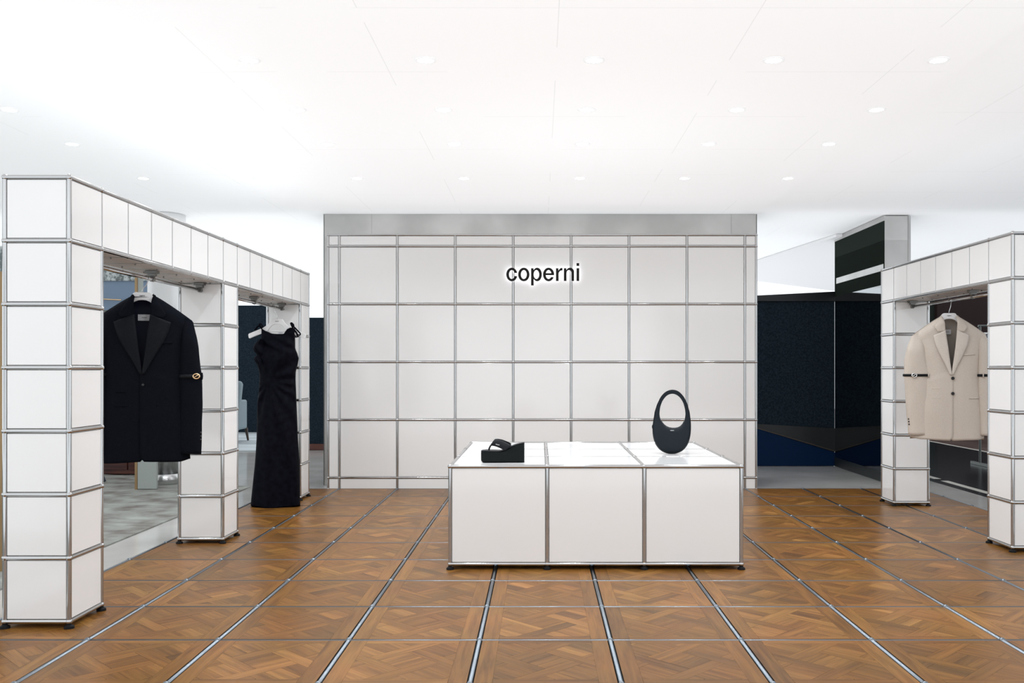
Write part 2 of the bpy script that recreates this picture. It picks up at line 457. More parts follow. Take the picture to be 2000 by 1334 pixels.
struct(obj('trim_2', bm, M['pale_strip']))

# ------------------------------------------------------------ ceiling
ZC = 2.411
def seamed(m):
    tc = N(m, 'ShaderNodeTexCoord'); sp = N(m, 'ShaderNodeSeparateXYZ'); L(m, tc.outputs['Object'], sp.inputs[0])
    outs = []
    for k, off in ((0, .07), (1, 3.56)):
        a = N(m, 'ShaderNodeMath', operation='SUBTRACT'); a.inputs[1].default_value = off-.77*40; L(m, sp.outputs[k], a.inputs[0])
        b = N(m, 'ShaderNodeMath', operation='MODULO'); b.inputs[1].default_value = .77; L(m, a.outputs[0], b.inputs[0])
        c = N(m, 'ShaderNodeMath', operation='LESS_THAN'); c.inputs[1].default_value = .0035; L(m, b.outputs[0], c.inputs[0])
        outs.append(c)
    mx = N(m, 'ShaderNodeMath', operation='MAXIMUM'); L(m, outs[0].outputs[0], mx.inputs[0]); L(m, outs[1].outputs[0], mx.inputs[1])
    nz = N(m, 'ShaderNodeTexNoise'); nz.inputs['Scale'].default_value = 1.3; L(m, tc.outputs['Object'], nz.inputs['Vector'])
    gt = N(m, 'ShaderNodeMath', operation='GREATER_THAN'); gt.inputs[1].default_value = .5; L(m, nz.outputs['Fac'], gt.inputs[0])
    ml = N(m, 'ShaderNodeMath', operation='MULTIPLY'); L(m, mx.outputs[0], ml.inputs[0]); L(m, gt.outputs[0], ml.inputs[1])
    c = N(m, 'ShaderNodeMix'); c.data_type = 'RGBA'; c.inputs[6].default_value = (.9, .895, .89, 1); c.inputs[7].default_value = (.78, .78, .77, 1)
    L(m, ml.outputs[0], c.inputs[0]); L(m, c.outputs[2], P(m).inputs['Base Color'])
seamed(M['ceiling'])
struct(obj('ceiling', B((-12, -2.5, ZC), (1.924, 16, ZC+.06)), M['ceiling']))
struct(obj('ceiling', B((1.924, -2.5, ZC+.022), (12, 13.0, ZC+.06)), M['ceiling']))
bm = bmesh.new()
q = [(2.57, 13.8), (3.07, 9.71), (3.3, 9.62), (5.8, 17.2), (5.27, 16.6)]
a = [bm.verts.new((x, y, 2.4)) for x, y in q]; b = [bm.verts.new((x, y, 2.43)) for x, y in q]
bm.faces.new(a); bm.faces.new(b)
for i in range(5): bm.faces.new((a[i], a[(i+1) % 5], b[(i+1) % 5], b[i]))
struct(obj('ceiling', bm, M['ceiling_shade']))  # shaded stretch of ceiling, made greyer as its own slab

# unseen dark piers added behind the viewer to streak the chrome reflections
for a, b in ((-4.8, -2.6), (2.6, 4.8)): struct(obj('unseen_dark_pier', B((a, -4.6, 0), (b, -4.5, 2.38)), M['navy_dark']))
# ------------------------------------------------------------ recessed downlights
rows = [(117, [143, 487, 831, 1160, 1511, 1833], 'nearest'), (214, [18, 307, 581, 866, 1146, 1439, 1712], 'second nearest'),
        (281, [141, 391, 641, 888, 1137, 1384, 1619], 'third nearest'), (348, [280, 485, 697, 906, 1132, 1337, 1539], 'farthest')]
ordn = ['first', 'second', 'third', 'fourth', 'fifth', 'sixth', 'seventh']
proto = None
lamp_data = bpy.data.lights.new('downlight_beam', 'SPOT'); lamp_data.energy = DOWN_W; lamp_data.spot_size = math.radians(159); lamp_data.spot_blend = .9
lamp_data.shadow_soft_size = .05; lamp_data.color = (.88, .945, 1)
for y, xs_, rn in rows:
    Y = (ZC-HC)*F/(719-y)
    for n, x in enumerate(xs_):
        X = (x-1055)*Y/F
        r = empty('downlight', (X, Y, ZC), 'round recessed downlight, %s from the left in the %s ceiling row' % (ordn[n], rn), 'ceiling light', 'recessed ceiling downlights')
        if proto is None:
            bm = bmesh.new(); ro, ri = .047, .037
            rr = [[(math.cos(2*PI*k/28)*q_, math.sin(2*PI*k/28)*q_, z_) for k in range(28)] for q_, z_ in ((ro, 0), (ro, -.003), (ri, -.004), (ri, -.001))]
            grid(bm, rr, True); ring = obj('trim_ring', bm, M['lamp_ring'], r, smooth=True)
            bm = bmesh.new(); bmesh.ops.create_circle(bm, cap_ends=True, segments=28, radius=.037, matrix=Matrix.Translation((0, 0, -.002)))
            lens = obj('lens', bm, M['lamp'], r); proto = (ring, lens)
        else:
            for q in proto:
                c = q.copy(); C.objects.link(c); c.parent = r
        lo = bpy.data.objects.new('downlight_beam', lamp_data); C.objects.link(lo); lo.parent = r; lo.location = (0, 0, -.012)

# ------------------------------------------------------------ white panelled wall with chrome tubes
wx = [-1.830]+[-1.733+.5*k for k in range(8)]+[1.865]
wz = [0, .0935, .593, 1.0925, 1.592, 2.0915, 2.189]
wall = bpy.data.objects.new('wall_back', None); C.objects.link(wall); struct(wall)
lattice(wall, [(i, 0, k) for i in range(9) for k in range(6)], wx, [8.08, 8.32], wz, faces=('-y',), foot=False,
        skip_edge=lambda e: e[0] == 'y' or e[2] == 1 or (e[0] == 'x' and e[3] == 0))
struct(obj('wall_back', B((-1.82, 8.095, .0), (1.855, 8.325, 2.188)), M['panel']))
bm = bmesh.new(); box(bm, (-1.924, 8.33, 0), (1.924, 8.95, ZC-.001))
struct(obj('trim_3', bm, M['steel']))
bm = bmesh.new()
for x in (-1.926, 1.924): box(bm, (x, 8.322, 0), (x+.004, 8.33, ZC-.002))
for x in (-1.50, 1.70): box(bm, (x, 8.3288, 2.2), (x+.0015, 8.3299, ZC-.002))
struct(obj('trim_4', bm, M['steel_dark']))

# backlit sign
sgn = empty('wall_sign', (px(1060, 536, 8.03)), 'charcoal lowercase word in standoff letters with white backlight on the panelled wall', 'sign')
sc = 8.04/F/11.111
for ch in 'coperni':
    bm = bmesh.new(); letter_plates(bm, ch, sc, 0, 0, 0, .016, 1)
    obj('letter', bm, None, sgn, mats=[M['letter'], M['letter_glow']])

# ------------------------------------------------------------ portals
Z0 = .0268; MH = (1.8026-Z0)/7
zs7 = [Z0+MH*i for i in range(8)]
def portal(name, xa, xb, ys, pillars, show, label):
    r = empty(name, (0, 0, 0), label, 'display frame')
    r['_show'] = show
    n = len(ys)-1
    cells = {(0, j, 6) for j in range(n)} | {(0, j, k) for j in pillars for k in range(6)}
    def thin(e):
        a, i, j, k = e
        if a == 'z' and k == 6: return 0 < j < n
        if a == 'x' and k >= 6: return (0 < j < n) and not any(j in (p, p+1) for p in pillars)
        return False
    lattice(r, cells, [xa, xb], ys, zs7, thin)
    return r
ysL = [3.74, 4.013]+[4.013+.256*i for i in range(1, 15)]
ysR = [5.287, 5.563]+[5.563+.2487*i for i in range(1, 8)]
pl = portal('display_portal', -2.139, -1.882, ysL, (0, 7, 14), '+x-y-z', 'long white panelled portal frame with chrome tubes on the left, holding black clothes')
pr = portal('display_portal', 2.669, 2.926, ysR, (0, 7), '-x-y-z', 'shorter white panelled portal frame with chrome tubes on the right, holding beige blazer')
ZS = zs7[6]-.004
def rail(root, x, y0, y1, brk):
    bm = bmesh.new(); cyl(bm, (x, y0, 1.5), (x, y1, 1.5), .0095, 14)
    rr = obj('hanging_rail', bm, M['chrome'], root, smooth=True)
    for y in brk:
        bm = bmesh.new()
        box(bm, (x-.030, y-.022, ZS-.016), (x+.030, y+.022, ZS-.001)); box(bm, (x-.020, y-.014, ZS-.030), (x+.020, y+.014, ZS-.014))
        cyl(bm, (x-.018, y, ZS-.02), (x-.004, y, 1.505), .0075, 10); cyl(bm, (x+.018, y, ZS-.02), (x+.004, y, 1.505), .0065, 10)
        cyl(bm, (x, y-.012, 1.5), (x, y+.012, 1.5), .0135, 14)
        obj('bracket', bm, M['bracket'], rr, bevel=.0015)
    bm = bmesh.new()
    n = int((y1-y0)/.128)
    for k in range(n):
        yy = y0+.09+k*.128; cyl(bm, (x-.06+.12*(k % 2), yy, ZS-.009), (x-.06+.12*(k % 2), yy, ZS-.001), .004, 8)
    obj('screw', bm, M['bracket'], root)
RXL, RXR = -2.0105, 2.7975
rail(pl, RXL, ysL[1]+.02, 5.60, (4.10, 4.85, 5.53))
rail(pl, RXL, ysL[8]+.03, 7.33, (6.58, 7.28))
rail(pr, RXR, ysR[1]+.02, ysR[7]-.03, (6.05, 7.03))

# ------------------------------------------------------------ plinth
ph = empty('display_plinth', (.287, 4.833, 0), 'low white panelled display plinth with chrome tubes in the middle of the floor', 'plinth')
pxs = [-.465-.287+.5013*i for i in range(4)]; pys = [.5*i for i in range(4)]
lattice(ph, [(i, j, 0) for i in range(3) for j in range(3)], pxs, pys, [.028, .5317],
        feet_at=[(i, j) for i in range(4) for j in (0, 3)], faces=('-x', '+x', '-y', '+y', '+z'), first=('-y', '+z', '-x', '+x', '+y', '-z'),
        thin=lambda e: e[3] == 1 and e[0] == 'x' and 0 < e[2] < 3)

# ------------------------------------------------------------ hangers
def hanger(loc, label, hookdx=0, rail_x=None, arms=True, rot=0):
    r = empty('coat_hanger', loc, label, 'hanger', 'white shop hangers'); r.rotation_euler = (0, 0, rot)
    half = [(0, 0), (.030, 0), (.041, -.003), (.052, -.022), (.075, -.048), (.11, -.068), (.16, -.090), (.205, -.108), (.214, -.113), (.216, -.120), (.213, -.142), (.206, -.147),
            (.16, -.127), (.105, -.106), (.072, -.091), (.054, -.066), (.038, -.049), (.018, -.041), (0, -.0395)]
    loop = half+[(-x, z) for x, z in reversed(half[1:-1])]
    if not arms:
        loop = [(x if abs(x) < .08 else x*.84, z*1.0 if abs(x) < .08 else z*1.28) for x, z in loop]
    bm = bmesh.new(); plate(bm, [loop], -.009 if arms else -.007, .009 if arms else .007)
    obj('hanger_body', bm, M['hanger'], r, bevel=.003)
    if arms:
        bar = bmesh.new(); tube(bar, [(-.17, 0, -.112), (-.09, 0, -.098), (0, 0, -.092), (.09, 0, -.098), (.17, 0, -.112)], .004, 8); obj('hanger_bar', bar, M['hanger'], r, smooth=True)
    dx = rail_x-loc[0]; dz = 1.5-loc[2]; R = .0135
    pts = [(0, 0, -.01), (0, 0, .012)]
    a0 = Vector((dx-R*.2, 0, dz-R-.006))
    pts += [(dx*.25+.003, 0, .025), (dx*.6+.006, 0, dz*.5)]
    for k in range(11):
        a = math.radians(-60+k*26); pts.append((dx+R*math.cos(a), 0, dz+R*math.sin(a)))
    bm = bmesh.new(); tube(bm, pts, .0022, 8); obj('hook', bm, M['chrome'], r, smooth=True)
    word(r, .026, (0, -.0100, -.018), .0008, M['print_black'], 'printed_word')
    return r
YB = 4.78
hanger((px(278, 571, YB)), 'white hanger holding the black blazer under the left portal', rail_x=RXL, arms=False, rot=math.radians(14))
YG = 6.39
hanger((px(1853.5, 611.6, YG)), 'white hanger holding the beige blazer under the right portal', rail_x=RXR, arms=False, rot=math.radians(-12))
YD = 7.05
hanger((px(541.5, 623, YD)), 'white hanger with bare arms showing beside the long black dress', rail_x=RXL)

# ------------------------------------------------------------ blazers
def blazer(loc, label, m, mf, ml, mb, top, sl, belts, side, lap, pockets, cuff_btn, btns, seed, rot, br=.0115, vx=0):
    """loc: top of the collar at the centre; sl: sleeve outline tables per side; top: side of the overlapping front"""
    r = empty('blazer', loc, label, 'jacket'); r.rotation_euler = (0, 0, rot)
    HEM = -.845
    ztop = lambda u: -.002-.125*(u**1.12)
    xo = lambda s, v: interp([(0, .232), (.12, .215), (.28, .198), (.5, .197), (1, side[s])], v)
    VB = -.405
    def xi(v):
        z = v*HEM
        return .050*max(0, 1-z/VB)**.92 if z > VB else 0
    D = lambda v: interp([(0, .0), (.03, .030), (.1, .058), (.25, .075), (.6, .070), (1, .062)], v)
    def yf(x, z, s, v=None):
        v = min(1, max(0, -z/.845)) if v is None else v
        w = xo(s, v); q = min(1, abs(x)/w)
        # near the shoulder line the front falls back to the seam
        zt = ztop(min(1, max(0, (abs(x)-.05)/.182)))
        k = min(1, max(0, (zt-z)/.05))**.5
        wr = .0035*noise.noise(Vector((x*7+seed, z*4, seed)))+.002*noise.noise(Vector((x*22, z*9, seed)))
        return -(D(max(v, .1))*(1-q**3)**.5)*k+wr*k
    for s in (-1, 1):
        rowsp = []
        NV, NU = 56, 18
        ov = .012 if s == top else .010
        for i in range(NV+1):
            v = i/NV; row = []
            for j in range(NU+1):
                u = j/NU
                a = xi(v); b = xo(s, v)
                if v*HEM < VB:
                    a = -ov
                    dh = (v*HEM-(HEM+.035))/.035
                    if dh < 0: a = -ov+(dh*dh)*(.020)
                x = a+(b-a)*u
                hz = HEM+.010*math.cos(x*9+seed)*.5+(.012 if u > .8 else 0)*(u-.8)/.2
                z = ztop(u)*(1-v)+hz*v
                if v*HEM > VB and u == 0: x = a
                y = yf(x, z, s, v) if u < 1 else 0
                y -= .004 if s == top and v*HEM < VB+.02 else 0
                row.append((s*x+vx*sm(-z/.4)*(1-u), y, z))
            rowsp.append(row)
        bm = bmesh.new(); grid(bm, rowsp); obj('front_panel', bm, m, r, smooth=True, solid=.003)
    # back and its lining
    for nm, mm, off in (('back_panel', m, 0), ('lining', ml, -.006)):
        rowsp = []
        for i in range(41):
            v = i/40; row = []
            for j in range(-16, 17):
                u = j/16; s = 1 if u > 0 else -1
                x = u*(xo(s, v)-(.004 if off else 0)); au = abs(x)/.232
                zt = ztop(min(1, (abs(x)-.05)/.182)) if abs(x) > .062 else ztop(.066)
                z = zt*(1-v)+(HEM+.004-(off*2.5))*v
                kk = min(1, v/.06)**.5
                row.append((x, (.045*(1-abs(u)**3)**.5)*kk+off, z))
            rowsp.append(row)
        bm = bmesh.new(); grid(bm, rowsp); obj(nm, bm, mm, r, smooth=True, solid=.002)
    # collar round the neck and lapels
    c0, c1, c2, c3, tip = lap['fold'], lap['outer'], lap['notch'], lap['in'], lap['tip']
    for s in (-1, 1):
        bm = bmesh.new(); rowsp = []
        for i in range(13):
            t = i/12
            fold = Vector((.044-.008*t, 0, .006-.112*t)); out = Vector((.056+(c1[0]-.056)*t**1.1, 0, .001+(c1[1]-.001)*t))
            mid = fold.lerp(out, .55); 
            if True:
                mt = Vector((c2[0], 0, c2[1])); mid = mid.lerp(mt, max(0, (t-.7)/.3)**1.5)
            row = []
            for w in range(9):
                q = w/8
                p = fold.lerp(mid, q/.6) if q < .6 else mid.lerp(out, (q-.6)/.4)
                yb_ = yf(p.x, p.z, s); nk = sm(1-t*2.2)
                y = yb_-.010-.004*math.sin(PI*q)+.030*nk*(1-q)
                row.append((s*p.x, y, p.z))
            rowsp.append(row)
        grid(bm, rowsp); obj('collar', bm, m if lap.get('cm') is None else lap['cm'], r, smooth=True, solid=.003)
        bm = bmesh.new(); rowsp = []
        for i in range(25):
            t = i/24
            zi = -.100+(VB+.100)*t; xi_ = .050*max(0, 1-zi/VB)**.92-.002
            xo_ = tip[0]+(.012-tip[0])*(t**1.0)+.016*math.sin(PI*min(1, t*1.1))*(1-t)*1.3
            zo_ = tip[1]+(VB+.004-tip[1])*t
            row = []
            for w in range(8):
                q = w/7; x = xi_+(xo_-xi_)*q; z = zi+(zo_-zi)*q
                y = yf(x, z, s)-.008-.008*math.sin(PI*min(1, q*.8+.1))*(1-.5*t)-(.006 if s == top else 0)*sm(t)
                row.append((s*x+vx*sm(-z/.4), y, z))
            rowsp.append(row)
        grid(bm, rowsp); obj('lapel', bm, mf, r, smooth=True, solid=.003)
    bm = bmesh.new(); rowsp = []
    for i in range(5):
        t = i/4; rowsp.append([(.046*math.sin(a), .010+.035*math.cos(a)-.006*t*0, .010-.040*t-.006*math.cos(a)) for a in [(-PI/2)+PI*k/16 for k in range(17)]])
    grid(bm, rowsp); obj('collar_stand', bm, m, r, smooth=True, solid=.003)
    # maker's label on the lining
    lb = obj('neck_label', B((-.031, .024, -.128), (.029, .026, -.096)) if top == 1 else B((-.033, .024, -.125), (.018, .026, -.092)), M['white_label'], r)
    lc = (-.001, .0232, -.112) if top == 1 else (-.0075, .0232, -.108)
    word(lb, .024, lc, .0008, M['print_black'])
    # sleeves
    for s in (-1, 1):
        tab_o, tab_i = sl[s]
        def ring(z):
            o_, i_ = interp(tab_o, z), interp(tab_i, z)
            return (o_+i_)/2, (o_-i_)/2
        rowsp = []
        zz = [-.1185, -.120, -.125, -.134, -.150, -.172]+[-.172-(.812-.172)*k/34 for k in range(1, 35)]
        dep = lambda z: .052*min(1, max(.12, (-.108-z)/.13))**.5*(1-.12*sm((-z-.3)/.5))
        for z in zz:
            cx, hw = ring(z); d = dep(z); row = []
            for k in range(28):
                a = 2*PI*k/28
                ca, sa = math.cos(a), math.sin(a)
                x = cx+hw*math.copysign(abs(ca)**.8, ca); y = -.003-.009*sm((-z-.12)/.12)+d*math.copysign(abs(sa)**.85, sa)
                tilt = -.62*(x-.212)*sm((.29+z)/.17)
                wr = .004*noise.noise(Vector((a*1.3, z*9, seed+s)))
                # folds gathered by the strap
                wr += .0025*math.sin(a*9+seed)*math.exp(-((z+.405)/.05)**2)
                row.append((s*(x+wr*ca), y+wr*sa, z+tilt-.004*ca*(1 if z < -.8 else 0)))
            rowsp.append(row)
        bm = bmesh.new(); grid(bm, rowsp, True); slv = obj('sleeve', bm, m, r, smooth=True, solid=.003)
        # strap round the sleeve
        zb, slope, bx_, hh = belts[s]
        cx, hw = ring(zb); d = dep(zb)
        def bp(a, z, off):
            ca, sa = math.cos(a), math.sin(a)
            return (s*(cx+(hw+off)*math.copysign(abs(ca)**.8, ca)), -.012+(d+off)*math.copysign(abs(sa)**.85, sa), z+slope*(cx+hw*ca)*s)
        bm = bmesh.new(); rowsp = []
        for z, off in ((-hh, .004), (-hh, .0075), (0, .009), (hh, .0075), (hh, .004)): rowsp.append([bp(2*PI*k/40, zb+z, off) for k in range(40)])
        grid(bm, rowsp, True); st = obj('arm_strap', bm, M['black_leather'], r, smooth=True)
        # buckle: ring with a slanted bar
        ca = (s*bx_-cx)/hw; ca = max(-.93, min(.93, ca)); a = -math.acos(math.copysign(abs(ca)**1.25, ca))
        c = Vector(bp(a, zb, .011)); bm = bmesh.new()
        pts = [c+Vector((.0155*math.cos(t), -.001, .0125*math.sin(t))) for t in [2*PI*k/24 for k in range(25)]]
        tube(bm, pts, .0034, 8, caps=False); tube(bm, [c+Vector((-.013, -.002, -.008)), c+Vector((0, -.005, .001)), c+Vector((.010, -.002, .007))], .0024, 6)
        obj('buckle', bm, mb, st, smooth=True)
        for lx in lap['loops'][s]:
            bm = bmesh.new(); ca = max(-.95, min(.95, (lx-cx)/hw)); a2 = -math.acos(math.copysign(abs(ca)**1.25, ca))
            p0 = Vector(bp(a2, zb-hh*1.5, .011)); p1 = Vector(bp(a2, zb+hh*1.5, .011))
            tube(bm, [p0+Vector((0, .006, 0)), p0, p1, p1+Vector((0, .006, 0))], .0040, 8); obj('strap_loop', bm, m, st, smooth=True)
        for k in range(cuff_btn[s]):
            z = -.705-.018*k; cx2, hw2 = ring(z); bm = bmesh.new()
            ball(bm, (s*(cx2+hw2*.93), -.032, z), .0062, 10); obj('cuff_button', bm, M['button'], slv, smooth=True)
    for s, x0, x1, z, h in pockets:
        bm = bmesh.new(); rowsp = []
        for q in range(9):
            x = x0+(x1-x0)*q/8; y = yf(abs(x), z, s)-.0035
            rowsp.append([(x, y, z+h/2+.06*(x-x0)*(h > .008)), (x, y-.001, z+.06*(x-x0)*(h > .008)), (x, y, z-h/2+.06*(x-x0)*(h > .008))])
        grid(bm, rowsp); obj('pocket_welt', bm, m, r, smooth=True, solid=.004)
    for x, z in btns:
        bm = bmesh.new(); y = yf(abs(x), z, top)-.008
        bmesh.ops.create_cone(bm, cap_ends=True, segments=20, radius1=br, radius2=br*.9, depth=.005, matrix=Matrix.Translation((x, y-.004, z)) @ Matrix.Rotation(PI/2, 4, 'X'))
        obj('button', bm, M['button'], r, bevel=.001)
    return r
so = [(-.115, .234), (-.14, .240), (-.19, .250), (-.264, .262), (-.40, .277), (-.55, .282), (-.80, .277)]
si = [(-.115, .192), (-.15, .186), (-.22, .178), (-.40, .170), (-.80, .165)]
blazer(px(281, 577, YB), 'black oversized blazer with gold-buckled arm straps hanging in the left portal', M['black_wool'], M['black_facing'], M['navy_lining'], M['gold'], 1,
       {-1: (so, si), 1: (so, si)}, {-1: (-.405, 0, -.225, .009), 1: (-.413, 0, .250, .010)}, {-1: .222, 1: .222},
       dict(fold=0, outer=(.112, -.098), notch=(.098, -.118), **{'in': 0}, tip=(.134, -.140), loops={-1: [.24], 1: [.272]}),
       [(1, .078, .140, -.245, .012), (1, .065, .128, -.560, .007), (-1, -.128, -.065, -.560, .007), (-1, -.125, -.075, -.49, .006)], {-1: 3, 1: 3}, [(.004, -.455)], 1.3, math.radians(17), .007)
so2l = [(-.115, .236), (-.14, .248), (-.19, .268), (-.24, .278), (-.31, .290), (-.42, .291), (-.52, .284), (-.76, .266), (-.80, .262)]
si2l = [(-.115, .192), (-.15, .180), (-.22, .158), (-.31, .138), (-.40, .118), (-.80, .114)]
so2r = [(-.115, .228), (-.14, .238), (-.24, .255), (-.40, .280), (-.60, .285), (-.80, .278)]
si2r = [(-.115, .192), (-.15, .186), (-.24, .176), (-.40, .172), (-.60, .182), (-.80, .190)]
blazer(px(1853.5, 617, YG), 'beige blazer with black arm straps and two black buttons hanging in the right portal', M['beige_wool'], M['beige_facing'], M['taupe_lining'], M['silver'], -1,
       {-1: (so2l, si2l), 1: (so2r, si2r)}, {-1: (-.405, 0.00, -.232, .0085), 1: (-.405, -.00, .250, .0085)}, {-1: .252, 1: .222},
       dict(fold=0, outer=(.105, -.075), notch=(.085, -.112), **{'in': 0}, tip=(.113, -.135), loops={-1: [.150], 1: [.205]}),
       [(1, .068, .152, -.268, .011), (1, .112, .180, -.560, .006), (-1, -.120, -.070, -.495, .006), (-1, -.120, -.070, -.560, .006)], {-1: 3, 1: 1}, [(.008, -.425), (.008, -.528)], 4.1, math.radians(-12))

# ------------------------------------------------------------ long dress
def dress():
    o = px(545, 719, YD); k = YD/F
    r = empty('long_dress', (o.x, YD, 0), 'long black sleeveless satin dress with draped bodice and shoulder bows', 'dress')
    Lt = [(644, -34), (681, -34), (688, -38), (698, -45), (712, -42), (725, -38), (740, -37.5), (787, -41), (857, -43), (910, -46.5), (986, -54)]
    Rt = [(644, 31), (681, 31), (690, 35), (700, 38), (712, 36), (725, 32), (740, 31.5), (787, 33), (857, 36), (910, 40), (986, 41)]
    ZT = lambda x: HC+(719-interp([(-34, 641), (-25, 646), (-8, 652.5), (2, 654.5), (10, 652), (16, 643), (22, 640), (31, 641)], x))*k
    bot = HC+(719-987.5)*k
    gx, gz = -.062, HC+(719-742)*k
    NV, NA = 110, 120; rowsp = []
    for i in range(NV+1):
        v = (i/NV); row = []
        for j in range(NA):
            a = 2*PI*j/NA
            ca, sa = math.cos(a), math.sin(a)
            xt = -1.5+32.5*ca
            zt = ZT(xt) if sa > -.15 else HC+(719-652)*k+.02*ca*ca
            z = zt+(bot-zt)*v
            yp = 719-(z-HC)/k
            l, rr_ = interp(Lt, yp), interp(Rt, yp)
            cx, hw = (l+rr_)/2*k, (rr_-l)/2*k
            d = interp([(640, .018), (660, .055), (700, .075), (742, .055), (800, .085), (986, .10)], yp)
            x = cx+hw*math.copysign(abs(ca)**.9, ca); y = -d*sa
            # folds radiate from the gathered point at the waist
            dx, dz = x-gx, z-gz; dist = math.hypot(dx, dz); ph_ = math.atan2(dx, dz)
            if sa > 0:
                amp = .016*sm(dist/.16)*(1 if dz > 0 else .9)*sm(sa*2.2)
                fr = 9 if dz > 0 else 17
                f = math.sin(ph_*fr+1.5*noise.noise(Vector((x*6, z*3, 2))))
                y += amp*f*(.6 if dz < 0 else sm((dist-.02)/.1)*.75)
                y -= .012*math.exp(-(dist/.04)**2)
                if dz < 0: y -= .009*math.sin((x-gx)*(62-30*sm(-dz/.9))+.6)*sm(-dz/.35)*sm(sa*2)
                # slack cowl under the neckline
                if yp < 700: y -= .010*math.sin((z+x*.55)*75)*sm((700-yp)/30)*sm((yp-640)/14)*sm(sa*2)
            else: y += .010*math.sin(a*9+z*3)*sm(v*2)
            y += .005*noise.noise(Vector((x*9, z*4, 5)))
            row.append((x, y, z+(.006*math.sin(a*3)*sm((v-.93)/.07))))
        rowsp.append(row)
    bm = bmesh.new(); grid(bm, rowsp, True); obj('dress_body', bm, M['black_satin'], r, smooth=True, solid=.0025)
    def pt(x, y, dy): return Vector(((x-545)*k, dy, HC+(719-y)*k))
    def ribbon(pts, w, name):
        bm = bmesh.new(); ps = [pt(*p) for p in pts]
        # smooth the path
        out = []
        for i in range(len(ps)-1):
            p0, p1, p2, p3 = ps[max(i-1, 0)], ps[i], ps[i+1], ps[min(i+2, len(ps)-1)]
            for q in range(5):
                t = q/5; out.append(.5*((2*p1)+(p2-p0)*t+(2*p0-5*p1+4*p2-p3)*t*t+(3*p1-p0-3*p2+p3)*t**3))
        out.append(ps[-1])
        n = len(out); tube(bm, out, [w*(.55+.45*math.sin(PI*min(1, .15+i/n))) for i in range(n)], 8, flat=.35)
        return obj(name, bm, M['black_satin'], r, smooth=True)
    # right bow over the hanger arm
    ribbon([(571, 643, -.03), (576, 636, -.035), (571, 631, -.04), (574, 641, -.035)], .0065, 'shoulder_bow')
    ribbon([(574, 641, -.03), (570.5, 632, -.035), (575, 637, -.04), (583, 645, -.045), (589, 652, -.04), (586, 655, -.035), (578, 648, -.03)], .0075, 'shoulder_bow')
    ribbon([(575, 643, -.03), (581, 650, -.035), (584, 658, -.03)], .0075, 'shoulder_bow')
    ribbon([(570, 641, .02), (574, 657, .03), (583, 657, .02)], .005, 'shoulder_bow')
    ribbon([(513, 643, -.02), (508, 637, -.03), (503, 642, -.035), (500, 645, -.03), (506, 643, -.02)], .006, 'shoulder_bow')
    ribbon([(514, 641, -.02), (509, 634.5, -.03), (513, 634, -.03), (516, 640, -.02)], .006, 'shoulder_bow')
    # loose folds at the left armhole
    outer = [(513, 662), (507, 667), (500, 674), (497.5, 679), (499, 685), (504, 690), (508, 693), (502, 695.5), (499, 699), (501, 705), (506, 711)]
    for layer in range(3):
        bm = bmesh.new(); rowsp = []
        for n, (ox_, oy_) in enumerate(outer):
            t = n/(len(outer)-1); row = []
            for q in range(9):
                f = q/8; ix, iy = 519, 662+50*t
                xx = ix+(ox_+layer*2.2-ix)*f; yy = iy+(oy_-iy)*f
                row.append(pt(xx, yy, -.035-.03*math.sin(PI*f*.8)-.012*layer+.014*math.sin(t*13+f*4+layer*1.7)))
            rowsp.append(row)
        grid(bm, rowsp); obj('armhole_frill', bm, M['black_satin'], r, smooth=True, solid=.002, sub=1)
    obj('neck_label', B(((540-545)*k, .045, HC+(719-655)*k), ((549-545)*k, .047, HC+(719-648)*k)), M['white_label'], r)
dress()

